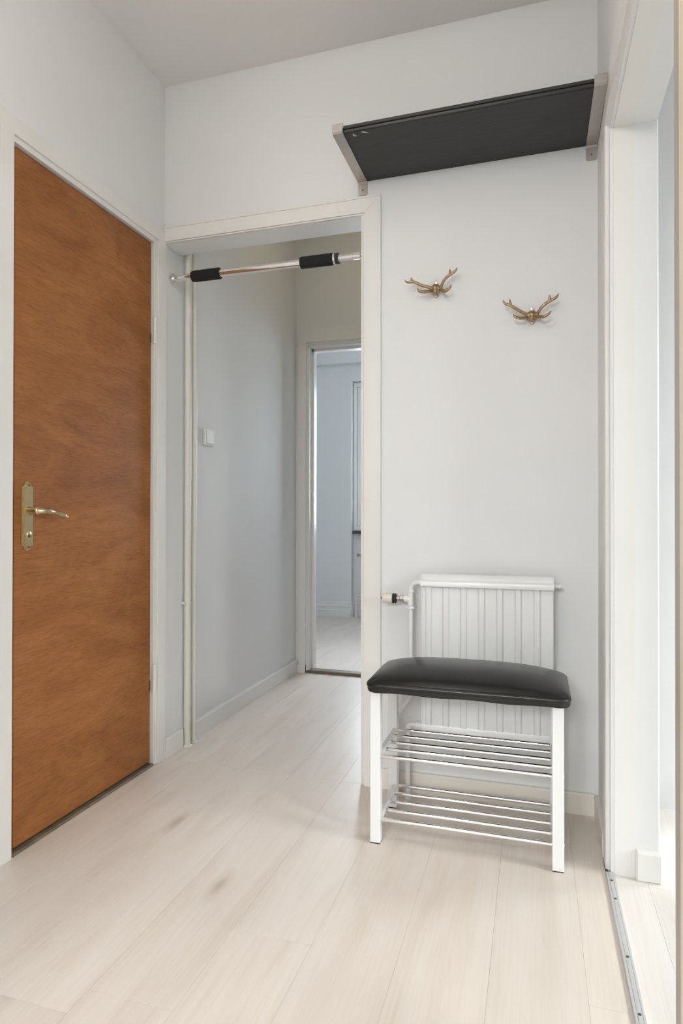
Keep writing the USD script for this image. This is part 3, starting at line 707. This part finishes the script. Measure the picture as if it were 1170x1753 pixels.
for xx in (rx0 - 0.001, rx1 - 0.003):
    obj('side_edge', bx(xx, xx + 0.004, ry + 0.004, ry + 0.018, rz0, rz1 - 0.03, 0.001), 'radiator_paint', ra)
obj('top_grille', prism([(ry - 0.010, rz1 - 0.040), (ry - 0.012, rz1 - 0.034), (ry - 0.010, rz1 - 0.024), (ry - 0.003, rz1 - 0.018), (ry - 0.003, rz1 - 0.010), (ry + 0.004, rz1 - 0.002), (ry + 0.010, rz1), (ry + 0.046, rz1), (ry + 0.046, rz1 - 0.020), (ry + 0.02, rz1 - 0.028)], 'x', rx0 - 0.002, rx1 + 0.002), 'radiator_paint', ra, 35)
obj('fin_block', bx(rx0 + 0.02, rx1 - 0.02, ry + 0.016, ry + 0.044, rz0 + 0.03, rz1 - 0.03), 'radiator_paint', ra)
for xx in (rx0 + 0.08, rx1 - 0.10):
    obj('wall_bracket', bx(xx, xx + 0.025, ry + 0.044, YB, rz0 + 0.06, rz1 - 0.06), 'radiator_paint', ra)
obj('bleed_valve', [lathe([(0.009, 0), (0.009, 0.006), (0.006, 0.008), (0.006, 0.016), (0.0075, 0.017), (0.0075, 0.022)], (rx1, ry + 0.022, rz1 - 0.030), (1, 0, 0), 16)], 'white_gloss', ra, 40)
px0, pyv, pzv = -0.3935, ry + 0.020, 0.6560
obj('inlet_pipe', tube(fillet([(rx0, pyv, rz1 - 0.030), (px0, pyv, rz1 - 0.030), (px0, pyv, pzv + 0.02)], 0.032, 10), 0.0085, 16), 'radiator_paint', ra, 40)
obj('valve_body', [cyl((px0, pyv, pzv - 0.022), (px0, pyv, pzv + 0.026), 0.0095, 20), lathe([(0.0125, 0), (0.0135, 0.003), (0.0125, 0.010)], (px0, pyv, pzv + 0.022), (0, 0, 1), 6), lathe([(0.0125, 0), (0.0150, 0.004), (0.0130, 0.011)], (px0, pyv, pzv - 0.034), (0, 0, 1), 6), cyl((px0, pyv, pzv), (px0 - 0.023, pyv, pzv), 0.0100, 18)], 'radiator_paint', ra, 30)
tv = obj('thermostat', lathe([(0.0135, 0.036), (0.0165, 0.038), (0.0170, 0.055), (0.0170, 0.068), (0.0160, 0.0715), (0.006, 0.0725)], (px0 - 0.022, pyv, pzv), (-1, 0, 0), 28), 'cream_plastic', ra, 35, label='cream thermostat knob of the radiator')
obj('lock_ring', lathe([(0.0125, 0.024), (0.0165, 0.027), (0.0165, 0.030), (0.0135, 0.0315), (0.0135, 0.0335), (0.0172, 0.0345), (0.0172, 0.0375), (0.013, 0.0380)], (px0 - 0.022, pyv, pzv), (-1, 0, 0), 24), 'black_rubber', tv, 35, label='black ring')
obj('union_nut', lathe([(0.0115, 0.0), (0.0130, 0.002), (0.0130, 0.012), (0.0085, 0.014), (0.0085, 0.025)], (px0 - 0.022, pyv, pzv), (-1, 0, 0), 8), 'brushed_steel', tv, label='steel nut')
obj('knob_tip', lathe([(0.0045, 0.0720), (0.0045, 0.0765), (0.002, 0.078)], (px0 - 0.022, pyv, pzv), (-1, 0, 0), 12), 'dark_metal', tv)
obj('supply_pipe', tube(fillet([(px0, pyv, pzv - 0.03), (px0, pyv, 0.335), (px0 - 0.050, pyv + 0.022, 0.262), (px0 - 0.050, pyv + 0.022, 0.0)], 0.035, 10), 0.0075, 16), 'radiator_paint', ra, 40)
obj('return_pipe', [tube(fillet([(rx0 + 0.01, pyv, rz0 + 0.012), (rx0 - 0.048, pyv, rz0 + 0.012), (rx0 - 0.048, pyv, 0.0)], 0.012, 8), 0.0078, 16), lathe([(0.0125, 0), (0.0125, 0.022), (0.009, 0.026)], (rx0 + 0.002, pyv, rz0 + 0.012), (-1, 0, 0), 8), lathe([(0.0125, 0), (0.0125, 0.008), (0.009, 0.012)], (rx0 - 0.048, pyv, 0.0), (0, 0, 1), 20)], 'radiator_paint', ra, 40)

# ------------------------------------------------------------------ shoe bench
bx0, bx1, by0, by1 = -0.4500, 0.0715, 1.7400, 1.9960
be = thing('shoe_bench', 'white shoe bench with a black padded seat and two chrome rod racks', 'bench', ((bx0 + bx1) / 2, (by0 + by1) / 2, 0))
lw = 0.0295
for xa in (bx0, bx1 - lw):
    for ya in (by0, by1 - lw):
        lg = obj('leg', bx(xa, xa + lw, ya, ya + lw, 0.0025, 0.436, 0.0015), 'bench_lacquer', be)
        obj('foot_pad', bx(xa + 0.001, xa + lw - 0.001, ya + 0.001, ya + lw - 0.001, 0.0, 0.0026), 'black_rubber', lg)
        so = xa if xa == bx0 else xa + lw
        for zz in (0.246, 0.067):
            obj('screw', lathe([(0.0042, 0), (0.0036, 0.0014), (0.001, 0.0022)], (so, ya + lw / 2, zz), (-1 if xa == bx0 else 1, 0, 0), 12), 'zinc', lg)
for xa in (bx0 + 0.008, bx1 - lw + 0.008):
    obj('seat_rail', bx(xa, xa + 0.013, by0 + lw, by1 - lw, 0.405, 0.436, 0.001), 'bench_lacquer', be)
obj('seat_rail', bx(bx0 + lw, bx1 - lw, by1 - 0.020, by1 - 0.008, 0.412, 0.436, 0.001), 'bench_lacquer', be)
for zz in (0.246, 0.0675):
    for xa in (bx0 + 0.017, bx1 - lw):
        obj('rack_rail', bx(xa, xa + 0.0125, by0 + lw - 0.001, by1 - lw + 0.001, zz - 0.010, zz + 0.010, 0.002), 'bench_lacquer', be)
    for k in range(5):
        yy = 1.7505 + k * (1.9850 - 1.7505) / 4
        obj('rack_rod', cyl((bx0 + (lw - 0.004 if k in (0, 4) else 0.029), yy, zz), (bx1 - (lw - 0.004 if k in (0, 4) else 0.029), yy, zz), 0.0056, 16), 'chrome', be, 40)


def cushion():
    """Padded seat: a straight-sided board wrapped in leather with a soft domed top and a crease along its edge."""
    x0, x1, y0, y1, zl, ze, hh = -0.4575, 0.0860, 1.7200, 2.0080, 0.4330, 0.4600, 0.0430
    n, m = 72, 40
    u = np.linspace(-1, 1, n)
    v = np.linspace(-1, 1, m)
    U, V = np.meshgrid(u, v, indexing='ij')
    cx, cy, hx, hy, rc = (x0 + x1) / 2, (y0 + y1) / 2, (x1 - x0) / 2, (y1 - y0) / 2, 0.034

    def plan(U, V, grow):
        X, Y = U * (hx + grow), V * (hy + grow)
        # rounded corners
        r = rc
        ax, ay = np.abs(X) - (hx + grow - r), np.abs(Y) - (hy + grow - r)
        both = (ax > 0) & (ay > 0)
        mx = np.maximum(ax, ay)
        d_ = np.hypot(ax, ay)
        k = np.where(both & (d_ > 0), mx / np.maximum(d_, 1e-9), 1)
        X = np.where(both, np.sign(X) * (hx + grow - r + ax * k), X)
        Y = np.where(both, np.sign(Y) * (hy + grow - r + ay * k), Y)
        return X + cx, Y + cy
    X, Y = plan(U, V, 0)
    dome = hh * (1 - np.abs(U) ** 3.2) ** 0.62 * (1 - np.abs(V) ** 2.4) ** 0.72
    top = np.stack([X, Y, ze + dome], -1)
    # border loop
    idx = [(i, 0) for i in range(n)] + [(n - 1, j) for j in range(1, m)] + [(i, m - 1) for i in range(n - 2, -1, -1)] + [(0, j) for j in range(m - 2, 0, -1)]
    verts = [top.reshape(-1, 3)]
    faces = []
    for i in range(n - 1):
        for j in range(m - 1):
            a, b, c_, d_ = i * m + j, (i + 1) * m + j, (i + 1) * m + j + 1, i * m + j + 1
            faces += [(a, b, c_), (a, c_, d_)]
    ring0 = np.array([i * m + j for i, j in idx])
    L = len(idx)
    uu, vv = np.array([u[i] for i, _ in idx]), np.array([v[j] for _, j in idx])
    rings = [(-0.0050 + 0.0095 * math.cos(a), ze - 0.0085 + 0.0095 * math.sin(a)) for a in np.radians(np.linspace(62, -40, 10))] + [(0.0022, zl + 0.008), (0.0018, zl + 0.003), (0.0002, zl + 0.0006), (-0.004, zl)]
    off = n * m
    prev = ring0
    for g, zz in rings:
        Xr, Yr = plan(uu, vv, g)
        wob = 0.0012 * np.sin(uu * 9.0 + 1.0) * (zz < zl + 0.002)
        verts.append(np.stack([Xr, Yr, zz + wob], -1))
        cur = np.arange(off, off + L)
        off += L
        for i in range(L):
            a, b, c_, d_ = prev[i], prev[(i + 1) % L], cur[(i + 1) % L], cur[i]
            faces += [(a, c_, b), (a, d_, c_)]
        prev = cur
    verts.append(np.array([[cx, cy, zl]]))
    for i in range(L):
        faces.append((prev[i], off, prev[(i + 1) % L]))
    return trimesh.Trimesh(np.vstack(verts), faces, process=False)


obj('seat', cushion(), 'leather', be, 50, label='black padded leather-look seat')
